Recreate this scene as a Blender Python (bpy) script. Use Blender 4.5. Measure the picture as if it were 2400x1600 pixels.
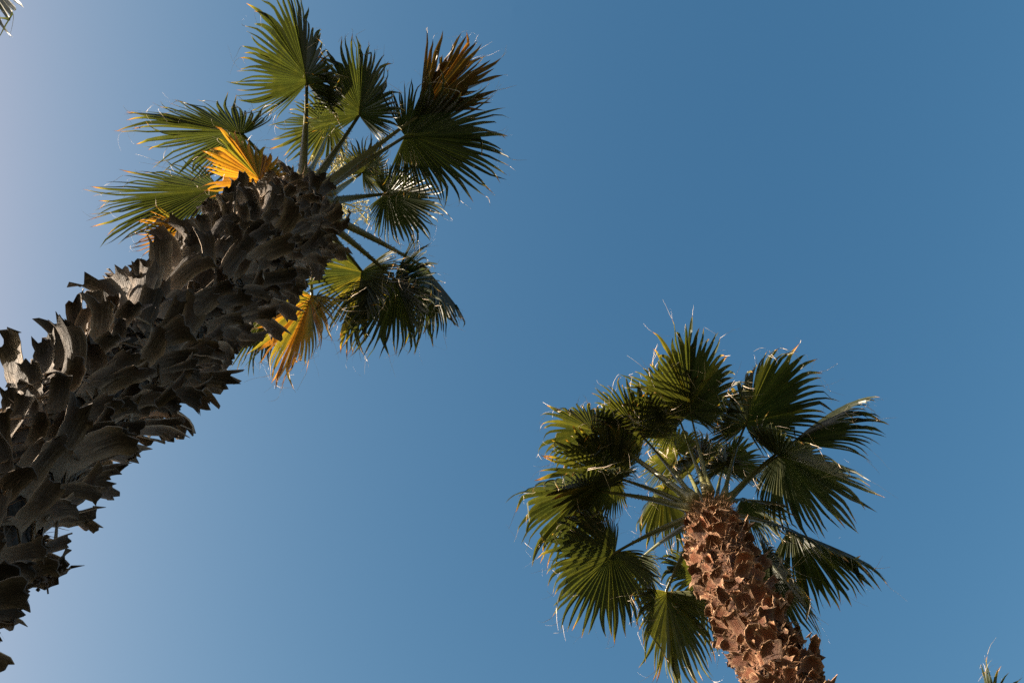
import bpy, math, random
import numpy as np
from mathutils import Vector, Matrix

for o in list(bpy.data.objects):
    bpy.data.objects.remove(o, do_unlink=True)
scene = bpy.context.scene
COL = scene.collection

# ------------------------------------------------------------------ camera
CAM = Vector((0.0, 0.0, 1.6))
ELEV = math.radians(71.6)
FPX = 35.0 / 36.0 * 2400.0
cam_d = bpy.data.cameras.new('camera')
cam_d.lens = 35.0; cam_d.sensor_width = 36.0; cam_d.sensor_fit = 'HORIZONTAL'
cam_d.clip_start = 0.05; cam_d.clip_end = 3000.0
cam = bpy.data.objects.new('camera', cam_d); COL.objects.link(cam)
cam.location = CAM
cam.rotation_euler = (math.radians(90.0) + ELEV, 0.0, 0.0)
scene.camera = cam

# ------------------------------------------------------------------ sky, sun, exposure
SUN_AZ = math.radians(267.0)      # clockwise from +Y: low on the left of the picture
SUN_EL = math.radians(16.0)
world = bpy.data.worlds.new('World'); scene.world = world; world.use_nodes = True
wn = world.node_tree.nodes; wl = world.node_tree.links; wn.clear()
w_out = wn.new('ShaderNodeOutputWorld'); w_bg = wn.new('ShaderNodeBackground')
w_sky = wn.new('ShaderNodeTexSky'); w_sky.sky_type = 'NISHITA'; w_sky.sun_disc = False
w_sky.sun_elevation = SUN_EL; w_sky.sun_rotation = SUN_AZ
w_sky.altitude = 50.0; w_sky.air_density = 1.0; w_sky.dust_density = 3.0; w_sky.ozone_density = 3.0
w_bg.inputs['Strength'].default_value = 0.10
# film response of the sky, one curve per channel over the whole dome
EXPO = 2.15
w_sep = wn.new('ShaderNodeSeparateColor'); w_com = wn.new('ShaderNodeCombineColor')
wl.new(w_sky.outputs['Color'], w_sep.inputs[0])
for k, (g, a) in enumerate(((2.05, 43.5), (1.378, 6.65), (1.063, 2.78))):
    pw = wn.new('ShaderNodeMath'); pw.operation = 'POWER'; pw.inputs[1].default_value = g
    mu = wn.new('ShaderNodeMath'); mu.operation = 'MULTIPLY'; mu.inputs[1].default_value = a * 0.1 ** (g - 1.0) / 2.0 ** EXPO
    wl.new(w_sep.outputs[k], pw.inputs[0]); wl.new(pw.outputs[0], mu.inputs[0]); wl.new(mu.outputs[0], w_com.inputs[k])
# the bright haze round the sun keeps the sky texture's own colour
w_bw = wn.new('ShaderNodeRGBToBW'); wl.new(w_sky.outputs['Color'], w_bw.inputs[0])
w_mr = wn.new('ShaderNodeMapRange'); w_mr.interpolation_type = 'SMOOTHSTEP'
w_mr.inputs[1].default_value = 1.5; w_mr.inputs[2].default_value = 3.6; wl.new(w_bw.outputs[0], w_mr.inputs[0])
w_sc = wn.new('ShaderNodeVectorMath'); w_sc.operation = 'SCALE'; w_sc.inputs['Scale'].default_value = 2.9 / 2.0 ** EXPO
wl.new(w_sky.outputs['Color'], w_sc.inputs[0])
w_mx = wn.new('ShaderNodeMix'); w_mx.data_type = 'RGBA'
wl.new(w_mr.outputs[0], w_mx.inputs[0]); wl.new(w_com.outputs[0], w_mx.inputs[6]); wl.new(w_sc.outputs[0], w_mx.inputs[7])
wl.new(w_mx.outputs[2], w_bg.inputs['Color']); wl.new(w_bg.outputs[0], w_out.inputs[0])

sun_d = bpy.data.lights.new('sun', 'SUN'); sun_d.energy = 5.0; sun_d.angle = math.radians(0.53)
sun_d.color = (1.0, 0.84, 0.66)
sun = bpy.data.objects.new('sun', sun_d); COL.objects.link(sun)
SUN_DIR = Vector((math.sin(SUN_AZ) * math.cos(SUN_EL), math.cos(SUN_AZ) * math.cos(SUN_EL), math.sin(SUN_EL)))
sun.rotation_euler = SUN_DIR.to_track_quat('Z', 'Y').to_euler()
sun.location = (-20, 0, 20)

scene.view_settings.view_transform = 'Standard'; scene.view_settings.look = 'None'
scene.view_settings.gamma = 1.0; scene.view_settings.exposure = EXPO
scene.view_settings.use_curve_mapping = False
scene.render.resolution_x = 1024; scene.render.resolution_y = 682
scene.render.engine = 'CYCLES'; scene.cycles.use_denoising = False

# ------------------------------------------------------------------ helpers
UPV = Vector((0, 0, 1))
def ray(px, py):
    """unit direction from the tripod through a point of the 2400 x 1600 photograph"""
    x = px - 1200.0; y = 800.0 - py
    F = Vector((0, math.cos(ELEV), math.sin(ELEV))); U = Vector((0, -math.sin(ELEV), math.cos(ELEV)))
    return (Vector((1, 0, 0)) * x + U * y + F * FPX).normalized()

def at_hdist(px, py, D):
    r = ray(px, py); t = D / math.hypot(r.x, r.y)
    return CAM + r * t

def at_len(px, py, B, L, far=True):
    """point on the ray at distance L from B (nearest approach when out of reach)"""
    r = ray(px, py); q = CAM - B
    b = q.dot(r); c = q.dot(q) - L * L; disc = b * b - c
    t = -b if disc < 0 else (-b + math.sqrt(disc) if far else -b - math.sqrt(disc))
    return CAM + r * t

def mesh_obj(name, verts, faces, mat, parent=None, col=None, smooth=True, kind=None):
    me = bpy.data.meshes.new(name)
    me.from_pydata([tuple(v) for v in verts], [], faces)
    if col is not None:
        a = me.attributes.new('tint', 'FLOAT_COLOR', 'POINT')
        a.data.foreach_set('color', np.asarray(col, dtype=np.float32).ravel())
    if smooth:
        me.polygons.foreach_set('use_smooth', [True] * len(me.polygons))
    me.materials.append(mat); me.update()
    o = bpy.data.objects.new(name, me); COL.objects.link(o)
    if parent is not None: o.parent = parent
    if kind: o['kind'] = kind
    return o

def tag(o, label, cat, group=None):
    o['label'] = label; o['category'] = cat
    if group: o['group'] = group

# ------------------------------------------------------------------ materials
def new_mat(name):
    m = bpy.data.materials.new(name); m.use_nodes = True
    n = m.node_tree.nodes; n.clear()
    return m, n, m.node_tree.links

def ramp(n, stops):
    r = n.new('ShaderNodeValToRGB'); e = r.color_ramp.elements
    while len(e) < len(stops): e.new(0.5)
    for k, (p, c) in enumerate(stops):
        e[k].position = p; e[k].color = (c[0], c[1], c[2], 1)
    return r

def mix(n, l, fac, a, b, mode='MIX'):
    x = n.new('ShaderNodeMix'); x.data_type = 'RGBA'; x.blend_type = mode
    for sock, v in ((0, fac), (6, a), (7, b)):
        if hasattr(v, 'is_output') or hasattr(v, 'node'): l.new(v, x.inputs[sock])
        elif isinstance(v, (int, float)): x.inputs[sock].default_value = v
        else: x.inputs[sock].default_value = (v[0], v[1], v[2], 1)
    return x.outputs[2]

def leaf_material():
    # tint: R = dryness (green - yellow - amber - straw), G = random per segment, B = along
    m, n, l = new_mat('palm_leaf')
    out = n.new('ShaderNodeOutputMaterial')
    at = n.new('ShaderNodeAttribute'); at.attribute_name = 'tint'
    sp = n.new('ShaderNodeSeparateColor'); l.new(at.outputs['Color'], sp.inputs[0])
    geo = n.new('ShaderNodeNewGeometry')
    tc = n.new('ShaderNodeTexCoord')
    nz = n.new('ShaderNodeTexNoise'); nz.inputs['Scale'].default_value = 9.0; nz.inputs['Detail'].default_value = 5
    l.new(tc.outputs['Object'], nz.inputs['Vector'])
    ma = n.new('ShaderNodeMath'); ma.operation = 'MULTIPLY_ADD'
    l.new(nz.outputs['Fac'], ma.inputs[0]); ma.inputs[1].default_value = 0.34
    l.new(sp.outputs[0], ma.inputs[2])
    mb = n.new('ShaderNodeMath'); mb.operation = 'SUBTRACT'; l.new(ma.outputs[0], mb.inputs[0]); mb.inputs[1].default_value = 0.17
    r = ramp(n, [(0.0, (0.023, 0.030, 0.012)), (0.20, (0.052, 0.056, 0.017)), (0.42, (0.15, 0.122, 0.024)), (0.58, (0.28, 0.140, 0.026)), (0.72, (0.21, 0.090, 0.022)), (0.84, (0.090, 0.056, 0.020)), (0.94, (0.12, 0.082, 0.030)), (1.0, (0.40, 0.29, 0.18))])
    l.new(mb.outputs[0], r.inputs[0])
    v = n.new('ShaderNodeMath'); v.operation = 'MULTIPLY_ADD'; l.new(sp.outputs[1], v.inputs[0])
    v.inputs[1].default_value = 0.6; v.inputs[2].default_value = 0.7
    hs = n.new('ShaderNodeHueSaturation'); l.new(r.outputs[0], hs.inputs['Color']); l.new(v.outputs[0], hs.inputs['Value'])
    p = n.new('ShaderNodeBsdfPrincipled'); l.new(hs.outputs[0], p.inputs['Base Color'])
    p.inputs['Roughness'].default_value = 0.42; p.inputs['Specular IOR Level'].default_value = 0.45
    tr = n.new('ShaderNodeBsdfTranslucent')
    tcx = mix(n, l, 1.0, hs.outputs[0], (1.50, 1.42, 0.50), 'MULTIPLY'); l.new(tcx, tr.inputs['Color'])
    ms = n.new('ShaderNodeMixShader')
    tf = n.new('ShaderNodeMapRange'); tf.inputs[1].default_value = 0.66; tf.inputs[2].default_value = 0.82; tf.inputs[3].default_value = 0.36; tf.inputs[4].default_value = 0.08
    l.new(sp.outputs[0], tf.inputs[0]); l.new(tf.outputs[0], ms.inputs[0])
    l.new(p.outputs[0], ms.inputs[1]); l.new(tr.outputs[0], ms.inputs[2]); l.new(ms.outputs[0], out.inputs[0])
    return m

def petiole_material():
    m, n, l = new_mat('palm_petiole')
    out = n.new('ShaderNodeOutputMaterial')
    at = n.new('ShaderNodeAttribute'); at.attribute_name = 'tint'
    sp = n.new('ShaderNodeSeparateColor'); l.new(at.outputs['Color'], sp.inputs[0])
    tc = n.new('ShaderNodeTexCoord'); nz = n.new('ShaderNodeTexNoise'); nz.inputs['Scale'].default_value = 14
    l.new(tc.outputs['Object'], nz.inputs['Vector'])
    r = ramp(n, [(0.0, (0.070, 0.082, 0.030)), (0.5, (0.16, 0.14, 0.05)), (1.0, (0.24, 0.12, 0.05))])
    l.new(sp.outputs[0], r.inputs[0])
    c = mix(n, l, nz.outputs['Fac'], r.outputs[0], (0.62, 0.6, 0.5), 'MULTIPLY')
    p = n.new('ShaderNodeBsdfPrincipled'); l.new(c, p.inputs['Base Color']); p.inputs['Roughness'].default_value = 0.4
    l.new(p.outputs[0], out.inputs[0])
    return m

def boot_material(name, cols, inner, tipc, base):
    # tint: R = along, G = across, B = 1 on the hollow inner face and cut edges
    m, n, l = new_mat(name)
    out = n.new('ShaderNodeOutputMaterial')
    at = n.new('ShaderNodeAttribute'); at.attribute_name = 'tint'
    sp = n.new('ShaderNodeSeparateColor'); l.new(at.outputs['Color'], sp.inputs[0])
    oi = n.new('ShaderNodeObjectInfo')
    cx = n.new('ShaderNodeCombineXYZ')
    a = n.new('ShaderNodeMath'); a.operation = 'MULTIPLY'; a.inputs[1].default_value = 26.0; l.new(sp.outputs[1], a.inputs[0])
    b = n.new('ShaderNodeMath'); b.operation = 'MULTIPLY'; b.inputs[1].default_value = 2.2; l.new(sp.outputs[0], b.inputs[0])
    c = n.new('ShaderNodeMath'); c.operation = 'MULTIPLY'; c.inputs[1].default_value = 40.0; l.new(oi.outputs['Random'], c.inputs[0])
    l.new(a.outputs[0], cx.inputs[0]); l.new(b.outputs[0], cx.inputs[1]); l.new(c.outputs[0], cx.inputs[2])
    nz = n.new('ShaderNodeTexNoise'); nz.inputs['Scale'].default_value = 1.0; nz.inputs['Detail'].default_value = 7; nz.inputs['Roughness'].default_value = 0.65
    l.new(cx.outputs[0], nz.inputs['Vector'])
    tc = n.new('ShaderNodeTexCoord'); n2 = n.new('ShaderNodeTexNoise'); n2.inputs['Scale'].default_value = 7; n2.inputs['Detail'].default_value = 5
    l.new(tc.outputs['Object'], n2.inputs['Vector'])
    r = ramp(n, [(0.28, cols[0]), (0.48, cols[1]), (0.70, cols[2])]); l.new(nz.outputs['Fac'], r.inputs[0])
    r2 = ramp(n, [(0.42, (0, 0, 0)), (0.66, (1, 1, 1))]); l.new(n2.outputs['Fac'], r2.inputs[0])
    warm = mix(n, l, r2.outputs[0], r.outputs[0], cols[3])
    f = n.new('ShaderNodeMath'); f.operation = 'MULTIPLY'; l.new(sp.outputs[2], f.inputs[0]); f.inputs[1].default_value = 0.8
    inn = mix(n, l, f.outputs[0], warm, inner)
    tf = n.new('ShaderNodeMapRange'); tf.inputs[1].default_value = 0.86; tf.inputs[2].default_value = 1.0; tf.inputs[4].default_value = 0.6
    l.new(sp.outputs[0], tf.inputs[0])
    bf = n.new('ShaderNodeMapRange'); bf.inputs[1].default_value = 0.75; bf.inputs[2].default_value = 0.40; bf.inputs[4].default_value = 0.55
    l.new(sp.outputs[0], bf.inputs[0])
    inn = mix(n, l, bf.outputs[0], inn, base)  # lower part of the boot; on grey boots this paints in sunlight
    fin = mix(n, l, tf.outputs[0], inn, tipc)
    vv = n.new('ShaderNodeMath'); vv.operation = 'MULTIPLY_ADD'; l.new(oi.outputs['Random'], vv.inputs[0]); vv.inputs[1].default_value = 0.95; vv.inputs[2].default_value = 0.5
    hs = n.new('ShaderNodeHueSaturation'); l.new(fin, hs.inputs['Color']); l.new(vv.outputs[0], hs.inputs['Value'])
    p = n.new('ShaderNodeBsdfPrincipled'); l.new(hs.outputs[0], p.inputs['Base Color'])
    p.inputs['Roughness'].default_value = 0.72; p.inputs['Specular IOR Level'].default_value = 0.3
    bp = n.new('ShaderNodeBump'); bp.inputs['Strength'].default_value = 1.0; bp.inputs['Distance'].default_value = 0.02
    l.new(nz.outputs['Fac'], bp.inputs['Height']); l.new(bp.outputs[0], p.inputs['Normal'])
    l.new(p.outputs[0], out.inputs[0])
    return m

def plain_material(name, c0, c1, scale=20, rough=0.8, bump=0.0):
    m, n, l = new_mat(name)
    out = n.new('ShaderNodeOutputMaterial'); tc = n.new('ShaderNodeTexCoord')
    nz = n.new('ShaderNodeTexNoise'); nz.inputs['Scale'].default_value = scale; nz.inputs['Detail'].default_value = 6
    l.new(tc.outputs['Object'], nz.inputs['Vector'])
    r = ramp(n, [(0.3, c0), (0.7, c1)]); l.new(nz.outputs['Fac'], r.inputs[0])
    p = n.new('ShaderNodeBsdfPrincipled'); l.new(r.outputs[0], p.inputs['Base Color']); p.inputs['Roughness'].default_value = rough
    if bump:
        bp = n.new('ShaderNodeBump'); bp.inputs['Strength'].default_value = bump; bp.inputs['Distance'].default_value = 0.03
        l.new(nz.outputs['Fac'], bp.inputs['Height']); l.new(bp.outputs[0], p.inputs['Normal'])
    l.new(p.outputs[0], out.inputs[0])
    return m

M_LEAF = leaf_material()
M_PET = petiole_material()
M_BOOT_GREY = boot_material('weathered_boot', [(0.010, 0.008, 0.006), (0.040, 0.031, 0.024), (0.17, 0.138, 0.110), (0.038, 0.022, 0.013)], (0.46, 0.36, 0.27), (0.034, 0.026, 0.020), (0.30, 0.225, 0.155))  # last colour: cream lower part, sunlit crescents painted into the boot colour
M_BOOT_RED = boot_material('russet_boot', [(0.012, 0.004, 0.002), (0.095, 0.031, 0.011), (0.30, 0.150, 0.068), (0.13, 0.038, 0.012)], (0.54, 0.36, 0.22), (0.38, 0.23, 0.125), (0.085, 0.030, 0.011))
M_CORE_GREY = plain_material('grey_trunk_core', (0.012, 0.010, 0.008), (0.045, 0.036, 0.030), 18, 0.95, 0.8)
M_CORE_RED = plain_material('russet_trunk_core', (0.04, 0.016, 0.008), (0.17, 0.07, 0.03), 18, 0.95, 0.8)
M_FIB_GREY = plain_material('grey_fibre', (0.06, 0.04, 0.028), (0.22, 0.15, 0.10), 30)
M_FIB_RED = plain_material('russet_fibre', (0.05, 0.020, 0.009), (0.30, 0.155, 0.065), 30)
M_THREAD = plain_material('leaf_thread', (0.42, 0.33, 0.24), (0.70, 0.60, 0.48), 12)
M_FLOWER = plain_material('palm_flower', (0.28, 0.24, 0.07), (0.52, 0.46, 0.18), 25)
M_SEED = plain_material('seed', (0.012, 0.008, 0.006), (0.05, 0.03, 0.02), 25)
M_GROUND = plain_material('dark_lawn', (0.022, 0.030, 0.013), (0.060, 0.065, 0.030), 1.7, 0.95, 0.4)

# ------------------------------------------------------------------ ground
def build_ground():
    N = 60; S = 600.0; rng = random.Random(3); v = []; f = []
    for j in range(N + 1):
        for i in range(N + 1):
            x = (i / N * 2 - 1); y = (j / N * 2 - 1)
            x = math.copysign(abs(x) ** 2.2, x) * S; y = math.copysign(abs(y) ** 2.2, y) * S
            v.append((x, y, rng.uniform(-0.02, 0.02)))
    for j in range(N):
        for i in range(N):
            a = j * (N + 1) + i; f.append((a, a + 1, a + N + 2, a + N + 1))
    g = mesh_obj('ground', v, f, M_GROUND); g['kind'] = 'structure'
build_ground()

# ------------------------------------------------------------------ palm parts
def smooth(a, b, x):
    t = min(1, max(0, (x - a) / (b - a))); return t * t * (3 - 2 * t)

class Axis:
    """trunk centre line: list of (point, core radius), lowest first"""
    def __init__(self, pts):
        self.p = pts
    def at(self, z):
        P = self.p
        for k in range(len(P) - 1):
            if z <= P[k + 1][0].z or k == len(P) - 2:
                a, ra = P[k]; b, rb = P[k + 1]
                t = (z - a.z) / (b.z - a.z); ts = t
                return a.lerp(b, ts), ra + (rb - ra) * min(1, max(0, t)), (b - a).normalized()

def tube(verts, faces, cols, pts, radii, nside=6, flat=1.0, up=None, tint=None, cap=True):
    base = len(verts); n = len(pts)
    for k in range(n):
        d = (pts[min(k + 1, n - 1)] - pts[max(k - 1, 0)]).normalized()
        u = up if up is not None else (UPV if abs(d.z) < 0.9 else Vector((1, 0, 0)))
        s = d.cross(u).normalized(); w = s.cross(d).normalized()
        for j in range(nside):
            a = 2 * math.pi * j / nside
            verts.append(pts[k] + s * math.cos(a) * radii[k] + w * math.sin(a) * radii[k] * flat)
            if tint is not None: cols.append(tint(k / (n - 1)))
    for k in range(n - 1):
        for j in range(nside):
            a = base + k * nside + j; b = base + k * nside + (j + 1) % nside
            faces.append((a, b, b + nside, a + nside))
    if cap:
        faces.append(tuple(base + j for j in range(nside))[::-1])
        faces.append(tuple(base + (n - 1) * nside + j for j in range(nside)))

def make_trunk(axis, z0, z1, mat, parent, loc, rng):
    NR = 120; NS = 28; v = []; f = []
    for k in range(NR + 1):
        z = z0 + (z1 - z0) * k / NR; c, r, _ = axis.at(z)
        for j in range(NS):
            a = 2 * math.pi * j / NS
            rr = r * (1 + rng.uniform(-0.07, 0.05))
            if k == NR: rr *= 0.45
            v.append(Vector((c.x + rr * math.cos(a), c.y + rr * math.sin(a), z + rng.uniform(-.01, .01))) - loc)
    for k in range(NR):
        for j in range(NS):
            a = k * NS + j; b = k * NS + (j + 1) % NS
            f.append((a, b, b + NS, a + NS))
    f.append(tuple(NR * NS + j for j in range(NS)))
    return mesh_obj('trunk', v, f, mat, parent, smooth=False)

def boot_geom(rng, R, length, width, thick, tilt0, tilt1, tilt2, leg=0.34, ragged=0.5, curlk=0.6):
    """One old leaf base: two legs that clasp the trunk, joining in a hollow stub that stands out from it.
    Local x = round the trunk, y = outwards, z = up the trunk."""
    rows_leg = 4; rows_st = 8; NC = 7
    tw = rng.uniform(-0.5, 0.5); side = rng.uniform(-0.35, 0.35)
    lean = rng.gauss(0, 0.20)
    grid = []        # (x, y, z, normal(y,z)) per row / column
    ends = [rng.uniform(-1, 0.35) for _ in range(NC)]
    y = 0.035; z = 0.0; pth = []
    for k in range(rows_st + 1):
        t = k / rows_st
        a = tilt0 + (tilt1 - tilt0) * smooth(0, .45, t) + (tilt2 - tilt1) * smooth(.5, 1, t)
        pth.append((y, z, a)); y += math.sin(a) * length / rows_st; z += math.cos(a) * length / rows_st
    split_w = width * 0.58
    rows = []
    for k in range(rows_leg):        # legs, from the bottom up
        t = k / rows_leg
        row = []
        spread = (1 - t) ** 1.4 * rng.uniform(.9, 1.1)
        for c in range(NC):
            u = c / (NC - 1) * 2 - 1
            sg = -1 if u < 0 else 1
            au = abs(u)
            x = sg * (0.012 + 0.16 * spread) + u * (split_w - 0.02 * spread) * (0.75 if t < .3 else 1)
            if c == NC // 2: x = 0
            yy = 0.008 + 0.027 * t + 0.012 * (1 - au)
            zz = -leg * (1 - t) * (0.75 + 0.25 * au)
            row.append((x, yy, zz, 0.15, u, t * 0.35))
        rows.append(row)
    for k in range(rows_st + 1):
        t = k / rows_st; yy, zz, a = pth[k]
        w = split_w + (width * 0.5 - split_w) * smooth(0, .5, t)
        w *= 1 + 0.10 * math.sin(t * 5 + tw * 5)
        ch = curlk * w * (0.35 + 0.65 * t)
        row = []
        for c in range(NC):
            u = c / (NC - 1) * 2 - 1
            curl = ch * (abs(u) ** 1.7)
            x = u * w + lean * t * t * length + side * 0.05 * t
            # rolled edges turn towards the hollow, upper face
            dy = -math.cos(a) * curl + tw * u * w * t * 0.5; dz = math.sin(a) * curl
            if k == rows_st:
                e = ends[c] * length * 0.22 * ragged
                dy += math.sin(a) * e; dz += math.cos(a) * e
            if k > 0:
                x += rng.gauss(0, .0012) * (1 + abs(u)); dy += rng.gauss(0, .0012); dz += rng.gauss(0, .0012)
            row.append((x, yy + dy, zz + dz, a, u, 0.35 + 0.65 * t))
        rows.append(row)
    V = []; F = []; C = []
    nr = len(rows)
    def wrap(x, y, z):
        return ((R + y) * math.sin(x / R), (R + y) * math.cos(x / R) - R, z)
    for layer in (0, 1):
        for ri, row in enumerate(rows):
            for (x, y, z, a, u, vv) in row:
                th = thick * (1 - 0.55 * abs(u) ** 2) * (0.7 + 0.3 * (1 - vv))
                if layer: yy = y - math.cos(a) * th; zz = z + math.sin(a) * th
                else: yy, zz = y, z
                V.append(wrap(x, yy, zz))
                C.append((vv, u * 0.5 + 0.5, (0.55 if layer else 0.0) + 0.45 * smooth(.55, 1, abs(u)), 1))
    n1 = nr * NC
    mid = NC // 2
    def ok(ri, c):           # the gap between the two legs
        return not (ri < rows_leg and (c == mid or c == mid - 1))
    for ri in range(nr - 1):
        for c in range(NC - 1):
            if not ok(ri, c): continue
            a = ri * NC + c
            F.append((a + NC, a + NC + 1, a + 1, a))
            F.append((n1 + a, n1 + a + 1, n1 + a + NC + 1, n1 + a + NC))
    for ri in range(nr - 1):
        for c in (0, NC - 1):
            a = ri * NC + c; b = a + NC
            F.append((a, b, n1 + b, n1 + a) if c else (b, a, n1 + a, n1 + b))
    for c in range(NC - 1):
        a = (nr - 1) * NC + c
        F.append((a, a + 1, n1 + a + 1, n1 + a)[::-1])
    return V, F, C

def boot_mesh(geom, mat):
    V, F, C = geom
    me = bpy.data.meshes.new('boot'); me.from_pydata(V, [], F)
    a = me.attributes.new('tint', 'FLOAT_COLOR', 'POINT'); a.data.foreach_set('color', np.asarray(C, dtype=np.float32).ravel())
    me.polygons.foreach_set('use_smooth', [True] * len(me.polygons))
    me.materials.append(mat); me.update(); me.set_sharp_from_angle(angle=math.radians(42))
    return me

def place_boots(axis, z_lo, z_hi, dz, z_ground, geoms, meshes, mat, parent, loc, rng, scale_fn, max_parts=296, jit=1.0):
    """spiral of leaf bases; the ones that show largest from the path are parts, the rest one joined part"""
    k = 0; z = z_hi; allb = []
    while z > z_ground:
        th = k * math.radians(137.507) + rng.uniform(-.10, .10) * jit
        zz = z + rng.uniform(-.015, .015) * jit
        c, r, tan = axis.at(zz)
        er = Vector((math.sin(th), math.cos(th), 0)); er = (er - tan * er.dot(tan)).normalized()
        ex = er.cross(tan).normalized()
        i = rng.randrange(len(meshes))
        s = scale_fn(zz) * (1 + rng.uniform(-.22, .22) * jit)
        roll = Matrix.Rotation(rng.gauss(0, .16 * jit), 4, 'Y'); pitch = Matrix.Rotation(rng.uniform(-.16, .16), 4, 'X')
        B = Matrix((ex, er, tan)).transposed().to_4x4()
        p = c + er * (r - 0.01)
        Mx = Matrix.Translation(p - loc) @ B @ roll @ pitch @ Matrix.Diagonal((s, s * rng.uniform(.85, 1.15), s, 1))
        v = CAM - p; vis = z > z_lo
        score = (er.dot(v.normalized()) + .45) / v.length if vis else -1
        allb.append((score, i, Mx))
        z -= dz if z > z_lo else dz * 1.8
        k += 1
    order = sorted(range(len(allb)), key=lambda q: -allb[q][0])
    parts = set(q for q in order[:max_parts] if allb[q][0] > 0)
    rest_v = []; rest_f = []; rest_c = []
    for q, (sc_, i, Mx) in enumerate(allb):
        if q in parts:
            o = bpy.data.objects.new('boot', meshes[i]); COL.objects.link(o); o.parent = parent; o.matrix_local = Mx
        else:
            V, F, C = geoms[i]; b = len(rest_v)
            rest_v += [Mx @ Vector(w) for w in V]; rest_f += [tuple(b + w for w in fc) for fc in F]; rest_c += C
    if rest_v:
        mesh_obj('far_boots', rest_v, rest_f, mat, parent, rest_c, kind='stuff')

def make_fibres(axis, z0, z1, n, mat, parent, loc, rng, wid, reach):
    v = []; f = []
    for _ in range(n):
        z = rng.uniform(z0, z1); c, r, _t = axis.at(z); th = rng.uniform(0, 2 * math.pi)
        p = Vector((c.x + (r + .005) * math.sin(th), c.y + (r + .005) * math.cos(th), z))
        d = Vector((math.sin(th), math.cos(th), 0)) * rng.uniform(.3, 1.2) + Vector((rng.gauss(0, .7), rng.gauss(0, .7), rng.gauss(.1, .8)))
        d.normalize(); L = rng.uniform(.3, 1) * reach; w = wid * rng.uniform(.6, 1.3)
        s = d.cross(Vector((rng.gauss(0, 1), rng.gauss(0, 1), rng.gauss(0, 1)))).normalized()
        b = len(v); q = p.copy()
        for k in range(4):
            ww = w * (1 - k / 3.6)
            v += [q + s * ww - loc, q - s * ww - loc]
            d = (d + Vector((rng.gauss(0, .35), rng.gauss(0, .35), rng.gauss(0, .35)))).normalized(); q = q + d * L / 3
        for k in range(3):
            a = b + 2 * k; f.append((a, a + 1, a + 3, a + 2))
    mesh_obj('fibre', v, f, mat, parent, kind='stuff')

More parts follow.
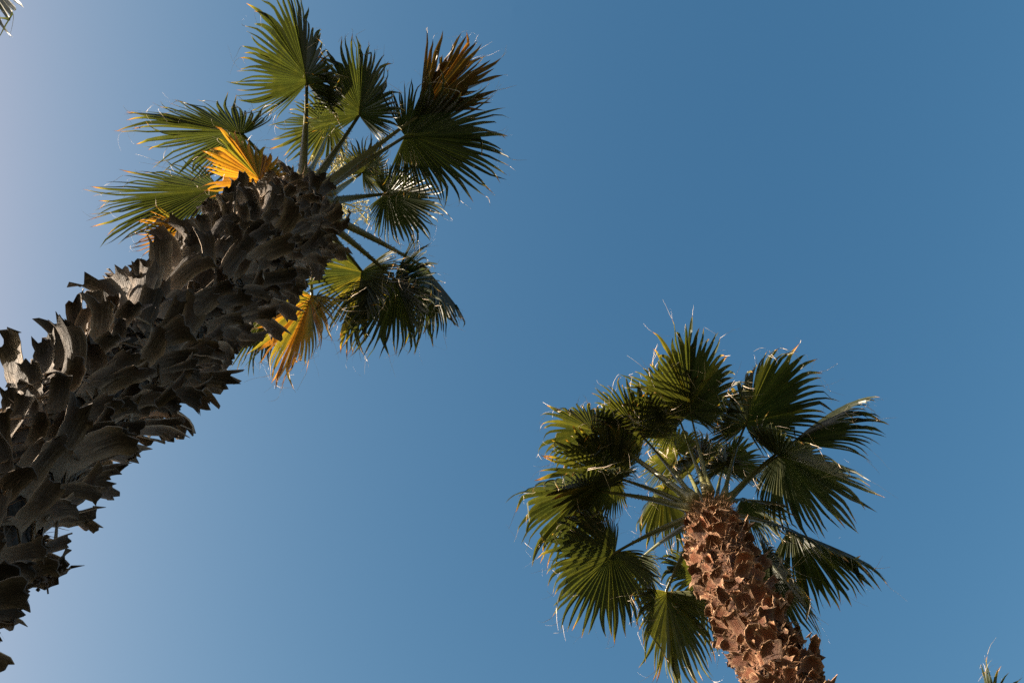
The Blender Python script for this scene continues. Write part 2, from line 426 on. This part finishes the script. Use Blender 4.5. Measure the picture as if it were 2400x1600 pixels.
def make_frond(parent, loc, base, hub, tip, rng, nseg=58, span=132, fuse=.56, cup=.50, grav=.75, roll=0., dry=0.0,
               tipdry=.5, wpet=.04, back=1.0, thread=1.0, tangle=.13, sag=.10, label=None, petdry=0.15, rag=0.0, fold=0.0, K=11, big=1.08, dvar=.05, face=False):
    a = (tip - hub); R = a.length; a.normalize()
    ref = (hub - CAM).normalized() if face else UPV
    n = ref - a * ref.dot(a)
    if n.length < .05: n = Vector((0, 1, 0)) - a * a.y
    n.normalize()
    n = Matrix.Rotation(math.radians(roll), 3, a) @ n
    s = a.cross(n).normalized()
    G = Vector((0, 0, -1))
    spanr = math.radians(span)
    ribs = []; sides = []; L_ = []
    ph = rng.uniform(0, 6); clump = Vector((0, 0, 0))
    for i in range(nseg):
        q = i / (nseg - 1) * 2 - 1
        phi = q * spanr * (1 + .03 * math.sin(q * 7 + ph)) + rng.gauss(0, .25) * spanr / nseg
        L = big * R * (0.50 + 0.50 * math.cos(phi * .80)) * (1 + rng.gauss(0, .045)) * (1 + .05 * math.sin(q * 9 + ph))
        if abs(phi) > math.radians(95): L *= back
        if rag and rng.random() < rag: L *= rng.uniform(.6, .9)
        cu = cup + fold
        sp = math.sin(phi)
        d = (a * math.cos(phi) + s * sp * math.cos(cu) - n * abs(sp) * math.sin(cu)).normalized()
        # the costa: middle segments spring from a little further out
        p = hub + a * (.10 * R * max(0, math.cos(phi)) ** 2)
        pts = [p.copy()]; dirs = [d.copy()]
        gi = grav * (0.75 + .5 * abs(q)) * (1 + rng.gauss(0, .3))
        jit = Vector((rng.gauss(0, 1), rng.gauss(0, 1), rng.gauss(0, 1))) * tangle
        brk = rng.randrange(K - 3, K) if rng.random() < .09 else 99     # a snapped segment hangs
        if i % 3 == 0 or rng.random() < .25: clump = Vector((rng.gauss(0, 1), rng.gauss(0, 1), rng.gauss(0, 1))) * tangle * .8
        jit = jit * .6 + clump
        ln = L / K
        for k in range(1, K + 1):
            t = k / K
            g = grav * .08 * t + gi * .62 * smooth(fuse * .95, 1.05, t)
            d = d + G * g
            d = d + jit * smooth(fuse, 1, t) * .55
            if k == brk: d = (d * .35 + G * .8 + jit * 3).normalized()
            if t > .75: d = d + Vector((rng.gauss(0, 1), rng.gauss(0, 1), rng.gauss(0, 1))) * tangle * .6
            d.normalize(); p = p + d * ln
            pts.append(p.copy()); dirs.append(d.copy())
        ribs.append((pts, dirs)); L_.append(L)
    # shared edges between neighbours
    kf = []
    for i in range(nseg - 1):
        q = abs((i + .5) / (nseg - 1) * 2 - 1)
        ff = fuse * (1.08 - .38 * q ** 2) + rng.gauss(0, .05)
        if rng.random() < .06: ff *= .6
        kf.append(max(1, min(K - 3, int(round(ff * K)))))
    V = []; F = []; C = []
    def add(p, t, sd, dd):
        V.append(p - loc)
        C.append((max(0, min(1, dd)), sd, t, 1)); return len(V) - 1
    segr = [rng.random() for _ in range(nseg)]
    segd = [min(1, max(0, dry + rng.gauss(0, dvar) + (.16 if rng.random() < .06 else 0))) for _ in range(nseg)]
    tipstart = [rng.uniform(.68, .98) for _ in range(nseg)]
    def dd(i, t):
        return segd[i] + tipdry * 1.5 * smooth(tipstart[i], 1.05, t) + (.10 * (1 - smooth(0, .12, t)))
    rid = []; shared = []
    nrm = []
    for i in range(nseg):
        pts, dirs = ribs[i]; rr = []; nn = []
        lo = ribs[max(0, i - 1)][0]; hi = ribs[min(nseg - 1, i + 1)][0]
        ks = max(1, int(fuse * K))
        side_f = (hi[ks] - lo[ks]).normalized()
        tws = rng.gauss(0, .5)
        for k in range(K + 1):
            w = (hi[k] - lo[k]) if k <= ks and k > 0 else side_f
            w = w - dirs[k] * w.dot(dirs[k])
            if w.length < 1e-5: w = side_f
            w = w.normalized()
            if k > ks: w = (Matrix.Rotation(tws * (k - ks) / (K - ks), 3, dirs[k]) @ w).normalized()
            N = w.cross(dirs[k]).normalized()
            if N.dot(n) < 0 and k <= ks: N = -N
            if k > ks and N.dot(nn[-1][1]) < 0: N = -N
            nn.append((w, N)); rr.append(add(pts[k], k / K, segr[i], dd(i, k / K)))
        rid.append(rr); nrm.append(nn)
    for i in range(nseg - 1):
        sh = []
        for k in range(kf[i] + 1):
            A = ribs[i][0][k]; B = ribs[i + 1][0][k]; half = (A - B).length * .5
            N = (nrm[i][k][1] + nrm[i + 1][k][1]).normalized()
            sh.append(add((A + B) * .5 - N * half * .75, k / K, (segr[i] + segr[i + 1]) * .5, (dd(i, k / K) + dd(i + 1, k / K)) * .5))
        shared.append(sh)
    for i in range(nseg):
        for sgn in (-1, 1):
            bi = i if sgn > 0 else i - 1
            if 0 <= bi < nseg - 1:
                kk = kf[bi]; sh = shared[bi]
                hw = (ribs[bi][0][kk] - ribs[bi + 1][0][kk]).length * .5
            else:
                kk = 0; sh = [rid[i][0]]; hw = R * .012
            hw = min(hw, R * .045)
            prev = sh[0]
            for k in range(1, K + 1):
                t = k / K
                if k <= kk: cur = sh[k]
                elif k == K: cur = rid[i][K]
                else:
                    x = (k - kk) / (K - kk)
                    if kk == 0: h = hw * math.sin(math.pi * min(1, x * .9 + .1)) + .002
                    else: h = hw * .92 * (1 - x ** 1.25) + .0016
                    w, N = nrm[i][k]
                    cur = add(ribs[i][0][k] + w * sgn * h * .85 - N * h * .55, t, segr[i], dd(i, t))
                q4 = (rid[i][k - 1], rid[i][k], cur, prev) if sgn > 0 else (prev, cur, rid[i][k], rid[i][k - 1])
                q4 = tuple(dict.fromkeys(q4))
                if len(q4) >= 3: F.append(q4)
                prev = cur
    fr = mesh_obj('frond', V, F, M_LEAF, parent, C, smooth=False)
    if label: fr['label'] = label
    # petiole: flat above, keeled below, sagging a little
    v = []; f = []; c = []
    NP = 14; mid = (base + hub) * .5 + UPV * (base - hub).length * sag
    pts = []; rad = []
    for k in range(NP + 1):
        t = k / NP; p = base * (1 - t) ** 2 + mid * 2 * t * (1 - t) + hub * t * t
        pts.append(p); rad.append(wpet * (1 - .62 * smooth(0, .9, t)) * (1 + 1.1 * (1 - smooth(0, .16, t))))
    pts.append(hub + a * R * .10); rad.append(wpet * .16)
    tube(v, f, c, pts, rad, 7, .55, tint=lambda t: (petdry + .45 * (1 - smooth(0, .12, t)), 0, t, 1))
    # marginal teeth
    for k in range(2, NP - 3):
        d = (pts[k + 1] - pts[k]).normalized(); sd = d.cross(UPV).normalized()
        for sg in (-1, 1):
            for _ in range(2):
                p = pts[k].lerp(pts[k + 1], rng.random()) + sd * sg * rad[k] * .95
                b = len(v); hh = rng.uniform(.008, .015)
                v += [p - d * .006, p + d * .006, p + sd * sg * hh + d * hh * .6]; c += [(1, 0, .5, 1)] * 3; f.append((b, b + 1, b + 2))
    v = [p - loc for p in v]
    mesh_obj('petiole', v, f, M_PET, fr, c)
    # curling white threads from the splits and the tips
    v = []; f = []
    for i in range(nseg):
        for _ in range(2):
            if rng.random() > .55 * thread: continue
            k0 = rng.choice([kf[min(i, nseg - 2)] + 1, K - 2, K - 1, K])
            p = ribs[i][0][min(K, k0)].copy(); d = ribs[i][1][min(K, k0)].copy()
            Lt = rng.uniform(.06, .26) * (R / .9); w = rng.uniform(.0010, .0024)
            bend = Vector((rng.gauss(0, 1), rng.gauss(0, 1), rng.gauss(-.3, 1))) * .30
            sd = d.cross(Vector((rng.gauss(0, 1), rng.gauss(0, 1), rng.gauss(0, 1)))).normalized()
            b = len(v); nst = 6
            for k in range(nst + 1):
                ww = w * (1 - .7 * k / nst)
                v += [p + sd * ww - loc, p - sd * ww - loc]
                d = (d + bend + Vector((rng.gauss(0, 1), rng.gauss(0, 1), rng.gauss(0, 1))) * .12).normalized(); p = p + d * Lt / nst
            for k in range(nst):
                q = b + 2 * k; f.append((q, q + 1, q + 3, q + 2))
    if f: mesh_obj('thread', v, f, M_THREAD, fr, kind='stuff')
    return fr

def make_flowers(parent, loc, base, tip, rng, n=16):
    """arching panicle: a stalk, side branches and fine hanging strands, joined as they are in life"""
    v = []; f = []
    L = (tip - base).length; pts = []; rad = []
    for k in range(9):
        t = k / 8; pts.append(base.lerp(tip, t) + UPV * L * .22 * math.sin(math.pi * t)); rad.append(.014 * (1 - .8 * t))
    tube(v, f, [], pts, rad, 5)
    for b_ in range(n):
        t = .30 + .70 * b_ / n; k = min(7, int(t * 8)); p = pts[k].lerp(pts[k + 1], t * 8 - k)
        d = Vector((rng.gauss(0, 1), rng.gauss(0, 1), rng.gauss(.1, .6))).normalized(); bl = rng.uniform(.16, .30)
        bp = [p]; dd = d.copy()
        for q in range(5):
            dd = (dd + Vector((0, 0, -.28))).normalized(); bp.append(bp[-1] + dd * bl / 5)
        tube(v, f, [], bp, [.005, .0045, .004, .0035, .003, .002], 4)
        for _ in range(34):
            q = rng.randrange(1, 5); sp = bp[q].lerp(bp[q + 1], rng.random())
            sd = Vector((rng.gauss(0, 1), rng.gauss(0, 1), rng.gauss(-.5, .7))).normalized(); ln = rng.uniform(.03, .075)
            w = sd.cross(Vector((rng.gauss(0, 1), rng.gauss(0, 1), rng.gauss(0, 1)))).normalized() * rng.uniform(.0016, .0030)
            m_ = sp + sd * ln * .5; e_ = m_ + (sd + Vector((0, 0, -.7))).normalized() * ln * .5; b = len(v)
            v += [sp - w, sp + w, m_ - w, m_ + w, e_]; f += [(b, b + 1, b + 3, b + 2), (b + 2, b + 3, b + 4)]
    mesh_obj('flower_cluster', [q - loc for q in v], f, M_FLOWER, parent, smooth=False)

def make_seeds(parent, loc, centre, rng, n=70, spread=.07, drop=.2):
    v = []; f = []
    for _ in range(n):
        h = rng.random()
        p = centre + Vector((rng.gauss(0, spread), rng.gauss(0, spread), -drop * h + rng.gauss(0, .02))); r = rng.uniform(.006, .012)
        b = len(v)
        for d in ((1, 0, 0), (-1, 0, 0), (0, 1, 0), (0, -1, 0), (0, 0, 1), (0, 0, -1)):
            v.append(p + Vector(d) * r * rng.uniform(.8, 1.2))
        for (i, j, k) in ((0, 2, 4), (2, 1, 4), (1, 3, 4), (3, 0, 4), (2, 0, 5), (1, 2, 5), (3, 1, 5), (0, 3, 5)): f.append((b + i, b + j, b + k))
    for _ in range(16):
        p = centre + Vector((rng.gauss(0, spread * .5), rng.gauss(0, spread * .5), .02))
        q = centre + Vector((rng.gauss(0, spread), rng.gauss(0, spread), -drop * rng.random()))
        tube(v, f, [], [p, (p + q) * .5 + Vector((rng.gauss(0, .02), rng.gauss(0, .02), 0)), q], [.005, .004, .003], 4)
    mesh_obj('seed_cluster', [q - loc for q in v], f, M_SEED, parent, kind='stuff')

def palm_root(loc, label, group='fan palms against the blue sky'):
    e = bpy.data.objects.new('palm_tree', None); COL.objects.link(e); e.location = loc
    e.empty_display_size = .5
    tag(e, label, 'palm tree', group)
    return e

def build_fronds(root, loc, crown, specs, rng, P0, R0, dry0=0.0):
    for sp in specs:
        hubpx, tippx, o = sp
        o = dict(o)
        P = o.pop('P', P0); R = o.pop('R', R0); hf = o.pop('hf', True); tf = o.pop('tf', False); up = o.pop('up', 0.0)
        c = crown + UPV * up; o['dry'] = o.get('dry', 0.0) + dry0
        hub = at_len(hubpx[0], hubpx[1], c, P, hf)
        h = Vector((hub.x - c.x, hub.y - c.y, 0)); h = h.normalized() if h.length > .01 else Vector((1, 0, 0))
        base = c + h * .14 - UPV * .08
        tip = at_len(tippx[0], tippx[1], hub, R, tf)
        make_frond(root, loc, base, hub, tip, rng, **o)

# ------------------------------------------------------------------ the near palm on the left
def build_near_palm():
    rng = random.Random(11)
    D = 2.3
    px = [((-90, 1330), .135), ((0, 1195), .14), ((70, 1088), .148), ((150, 985), .162), ((337, 822), .195), ((546, 632), .235), ((640, 548), .25), ((690, 505), .245)]
    pts = [(at_hdist(x, y, D), r) for (x, y), r in px]
    b0 = pts[0][0]; loc = Vector((b0.x, b0.y, 0))
    axis = Axis([(loc.copy(), .24)] + pts)
    top = pts[-1][0].z
    root = palm_root(loc, 'nearest palm, thick grey trunk shaggy with old leaf bases, leaning in from the left')
    make_trunk(axis, 0, top + .10, M_CORE_GREY, root, loc, rng)
    geoms = [boot_geom(rng, .27, rng.uniform(.17, .35), rng.uniform(.046, .082), rng.uniform(.009, .015), rng.uniform(.10, .40), rng.uniform(.55, 1.05), rng.uniform(.9, 1.9),
                       rng.uniform(.18, .28), rng.uniform(.3, 1.2), rng.uniform(-1.5, .8)) for _ in range(64)]
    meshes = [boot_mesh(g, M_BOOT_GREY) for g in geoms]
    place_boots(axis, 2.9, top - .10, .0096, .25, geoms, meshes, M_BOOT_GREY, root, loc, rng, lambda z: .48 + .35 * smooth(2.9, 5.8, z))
    make_fibres(axis, 2.9, top + .1, 2600, M_FIB_GREY, root, loc, rng, .0022, .13)
    make_fibres(axis, top - .25, top + .12, 1500, M_FIB_RED, root, loc, rng, .0022, .15)
    crown = at_hdist(708, 474, D) + UPV * .15
    S = [
        ((719, 194), (678, -40), dict(P=1.15, R=.95, cup=.80, grav=.6, span=112)),
        ((842, 270), (850, 78), dict(P=1.05, R=.78, cup=.65, grav=.6, span=115, tipdry=.6)),
        ((775, 290), (645, 300), dict(P=1.5, R=.66, up=.3, dry=.10, grav=.4)),
        ((950, 320), (1185, 325), dict(P=1.1, R=.90, cup=.55, grav=.4, span=108, dry=-.05)),
        ((975, 275), (1115, 135), dict(P=1.2, R=.72, span=42, nseg=24, fuse=.82, dry=.90, tipdry=.0, grav=.25, thread=2.0, rag=.4, dvar=.03, label='brown dried frond standing out over a green one')),
        ((905, 455), (1050, 490), dict(P=.95, R=.62, grav=.6, cup=.4)),
        ((850, 405), (905, 335), dict(P=1.5, R=.5, up=.3, dry=.13, grav=.3)),
        ((848, 636), (815, 822), dict(P=1.1, R=.88, grav=.65, tipdry=.7, dry=.15, dvar=.16, span=105, cup=.7)),
        ((925, 655), (985, 822), dict(P=1.2, R=.92, grav=.6, cup=.5, tipdry=.5, span=105)),
        ((1000, 630), (1108, 755), dict(P=1.4, R=.85, grav=1.2, cup=.9, roll=40, span=85, tipdry=.6)),
        ((731, 690), (650, 905), dict(P=.95, R=.95, dry=.54, tipdry=.25, grav=.7, cup=.95, dvar=.18, thread=2, label='yellowing frond hanging beside the trunk', span=72, nseg=44)),
        ((640, 715), (556, 845), dict(P=1.3, R=.6, grav=.6)),
        ((568, 315), (318, 262), dict(P=1.15, R=.98, grav=.5, cup=.95, tipdry=.55, dry=-.05, span=95)),
        ((613, 428), (540, 318), dict(P=.62, R=.55, hf=False, span=66, nseg=30, dry=.62, tipdry=.25, fuse=.72, grav=.3, cup=.55, dvar=.15, thread=2.5, label='amber dried frond lit by the sun')),
        ((515, 442), (235, 482), dict(P=1.1, R=1.0, cup=1.0, span=75, nseg=40, grav=.3, tipdry=.6, dry=-.03)),
        ((455, 540), (325, 552), dict(P=1.1, R=.46, span=50, nseg=22, dry=.64, tipdry=.3, thread=2.5, grav=.3, dvar=.1, label='small orange frond shrivelled against the trunk')),
    ]
    for q in S:
        q[2].setdefault('tangle', .17); q[2].setdefault('fuse', .50)
    build_fronds(root, loc, crown, S, rng, 1.1, .95, -.05)
    c = crown
    make_flowers(root, loc, c, at_len(815, 360, c, 1.15, True), rng, 18)
    make_flowers(root, loc, c, at_len(870, 505, c, .95, True), rng, 12)
    make_seeds(root, loc, at_hdist(100, 1330, D - .10), rng, 60, .022, .07)
build_near_palm()

# ------------------------------------------------------------------ the palm on the right
def build_right_palm():
    rng = random.Random(23)
    D = 4.67
    px = [((1870, 1670), .165), ((1837, 1600), .17), ((1778, 1490), .178), ((1718, 1370), .19), ((1688, 1290), .198), ((1677, 1250), .18)]
    pts = [(at_hdist(x, y, D), r) for (x, y), r in px]
    b0 = pts[0][0]; loc = Vector((b0.x, b0.y, 0))
    axis = Axis([(loc.copy(), .26)] + pts)
    top = pts[-1][0].z
    root = palm_root(loc, 'palm with slim sunlit russet trunk and full green crown, lower right')
    make_trunk(axis, 0, top + .12, M_CORE_RED, root, loc, rng)
    geoms = [boot_geom(rng, .23, rng.uniform(.09, .16) * (1.7 if q % 9 == 0 else 1), rng.uniform(.05, .115), rng.uniform(.005, .010), rng.uniform(.3, .7), rng.uniform(.7, 1.25), rng.uniform(.6, 1.7),
                       rng.uniform(.14, .22), rng.uniform(.7, 2.2), rng.uniform(-1.6, .3)) for q in range(64)]
    meshes = [boot_mesh(g, M_BOOT_RED) for g in geoms]
    place_boots(axis, 5.4, top, .0066, .25, geoms, meshes, M_BOOT_RED, root, loc, rng, lambda z: .74, jit=1.7)
    make_fibres(axis, 5.5, top + .15, 9000, M_FIB_RED, root, loc, rng, .0034, .12)
    make_fibres(axis, top, top + .3, 1500, M_FIB_RED, root, loc, rng, .003, .14)
    crown = at_hdist(1668, 1200, D) + UPV * .18
    S = [
        ((1618, 964), (1610, 765), dict(P=1.15, R=.90, cup=.45, span=125, face=True, dry=.03)),
        ((1747, 995), (1818, 798), dict(P=1.25, R=.98, cup=.5, grav=.6, roll=10, thread=1.8)),
        ((1508, 1025), (1405, 905), dict(P=1.15, R=.74, cup=.40, dry=.06, face=True, span=120)),
        ((1440, 1118), (1290, 1072), dict(P=1.1, R=.74, cup=.22, dry=.10, span=160, face=True, grav=.35, fuse=.64, nseg=66)),
        ((1400, 1015), (1288, 940), dict(P=1.45, R=.80, tipdry=.6, thread=2)),
        ((1590, 975), (1500, 835), dict(P=1.4, R=.85, tipdry=.6, thread=2)),
        ((1385, 1150), (1190, 1140), dict(P=1.25, R=1.08, grav=1.1)),
        ((1440, 1296), (1295, 1440), dict(P=1.1, R=.98, span=145, grav=.8, cup=.35, face=True, dry=-.02, thread=1.6)),
        ((1500, 1310), (1530, 1400), dict(P=1.2, R=.50, grav=.9, span=70, nseg=34, cup=.8)),
        ((1562, 1383), (1578, 1605), dict(P=1.0, R=.95, grav=.5, cup=.8, span=70, nseg=44, dry=.08)),
        ((1640, 1345), (1668, 1520), dict(P=1.2, R=.9, grav=.7, cup=.6, dry=.08)),
        ((1845, 1045), (1985, 925), dict(P=1.25, R=.92, grav=1.3, cup=1.2, span=60, nseg=34, tf=True)),
        ((1825, 1068), (2030, 1130), dict(P=1.1, R=.98, grav=.7)),
        ((1850, 1240), (2072, 1325), dict(P=1.1, R=1.0, grav=1.1, cup=.95, span=90)),
        ((1794, 1311), (1925, 1460), dict(P=1.0, R=.92, grav=.8, cup=.8, span=85)),
        ((1740, 1168), (1850, 1175), dict(P=1.2, R=.7, grav=.6, cup=.7)),
        ((1590, 1060), (1545, 985), dict(P=1.7, R=.8, up=.2, dry=.09, grav=.5)),
        ((1700, 1090), (1725, 1010), dict(P=1.6, R=.7, up=.2, dry=.08, grav=.6)),
        ((1560, 1140), (1480, 1230), dict(P=1.5, R=.85, up=.2, dry=.09, grav=.7)),
        ((1640, 1080), (1650, 1010), dict(P=1.8, R=.8, up=.2, dry=.14, grav=.5)),
    ]
    build_fronds(root, loc, crown, S, rng, 1.1, .95, .05)
build_right_palm()

# ------------------------------------------------------------------ palms that only reach in at the corners
def build_edge_palm(seed, loc, height, label, specs, P0=1.1, R0=.95, mat=M_BOOT_GREY, core=M_CORE_GREY):
    rng = random.Random(seed)
    axis = Axis([(loc.copy(), .27), (loc + UPV * height * .5, .25), (loc + UPV * height, .27)])
    root = palm_root(loc, label)
    make_trunk(axis, 0, height + .1, core, root, loc, rng)
    geoms = [boot_geom(rng, .26, rng.uniform(.12, .26), rng.uniform(.12, .18), .013, rng.uniform(.3, .6), rng.uniform(.9, 1.3), rng.uniform(.6, 1.2), rng.uniform(.2, .34), .8) for _ in range(10)]
    meshes = [boot_mesh(g, mat) for g in geoms]
    place_boots(axis, height - 1.6, height, .022, .25, geoms, meshes, mat, root, loc, rng, lambda z: 1.0)
    crown = loc + UPV * (height + .2)
    build_fronds(root, loc, crown, specs, rng, P0, R0)
    return root, crown, rng

def ring_fronds(root, loc, crown, rng, azs, el, P, R):
    for az in azs:
        a = math.radians(az); e = math.radians(el + rng.uniform(-12, 12))
        h = Vector((math.sin(a), math.cos(a), 0)); d = h * math.cos(e) + UPV * math.sin(e)
        hub = crown + d * P; e2 = e - math.radians(30)
        tip = hub + (h * math.cos(e2) + UPV * math.sin(e2)) * R
        make_frond(root, loc, crown + h * .14 - UPV * .08, hub, tip, rng, grav=.6)

lc = Vector((-4.9, -.3, 0))
r_, c_, g_ = build_edge_palm(31, lc, 7.9, 'palm whose frond tips only reach into the top left corner',
                             [((-62, -78), (58, 74), dict(P=1.4, R=.88, grav=.4, tipdry=.15, thread=.3, dry=-.05, cup=.3))])
ring_fronds(r_, lc, c_, g_, (200, 245, 290, 335, 20), 30, 1.1, .9)
rc_c = at_hdist(2450, 1830, 7.6)
rc = Vector((rc_c.x, rc_c.y, 0))
r_, c_, g_ = build_edge_palm(37, rc, rc_c.z, 'palm whose frond tips only reach into the bottom right corner',
                             [((2345, 1750), (2318, 1592), dict(P=1.2, R=.75, grav=.5, tf=True))], mat=M_BOOT_RED, core=M_CORE_RED)
ring_fronds(r_, rc, c_, g_, (20, 70, 110, 150), 20, 1.1, .9)
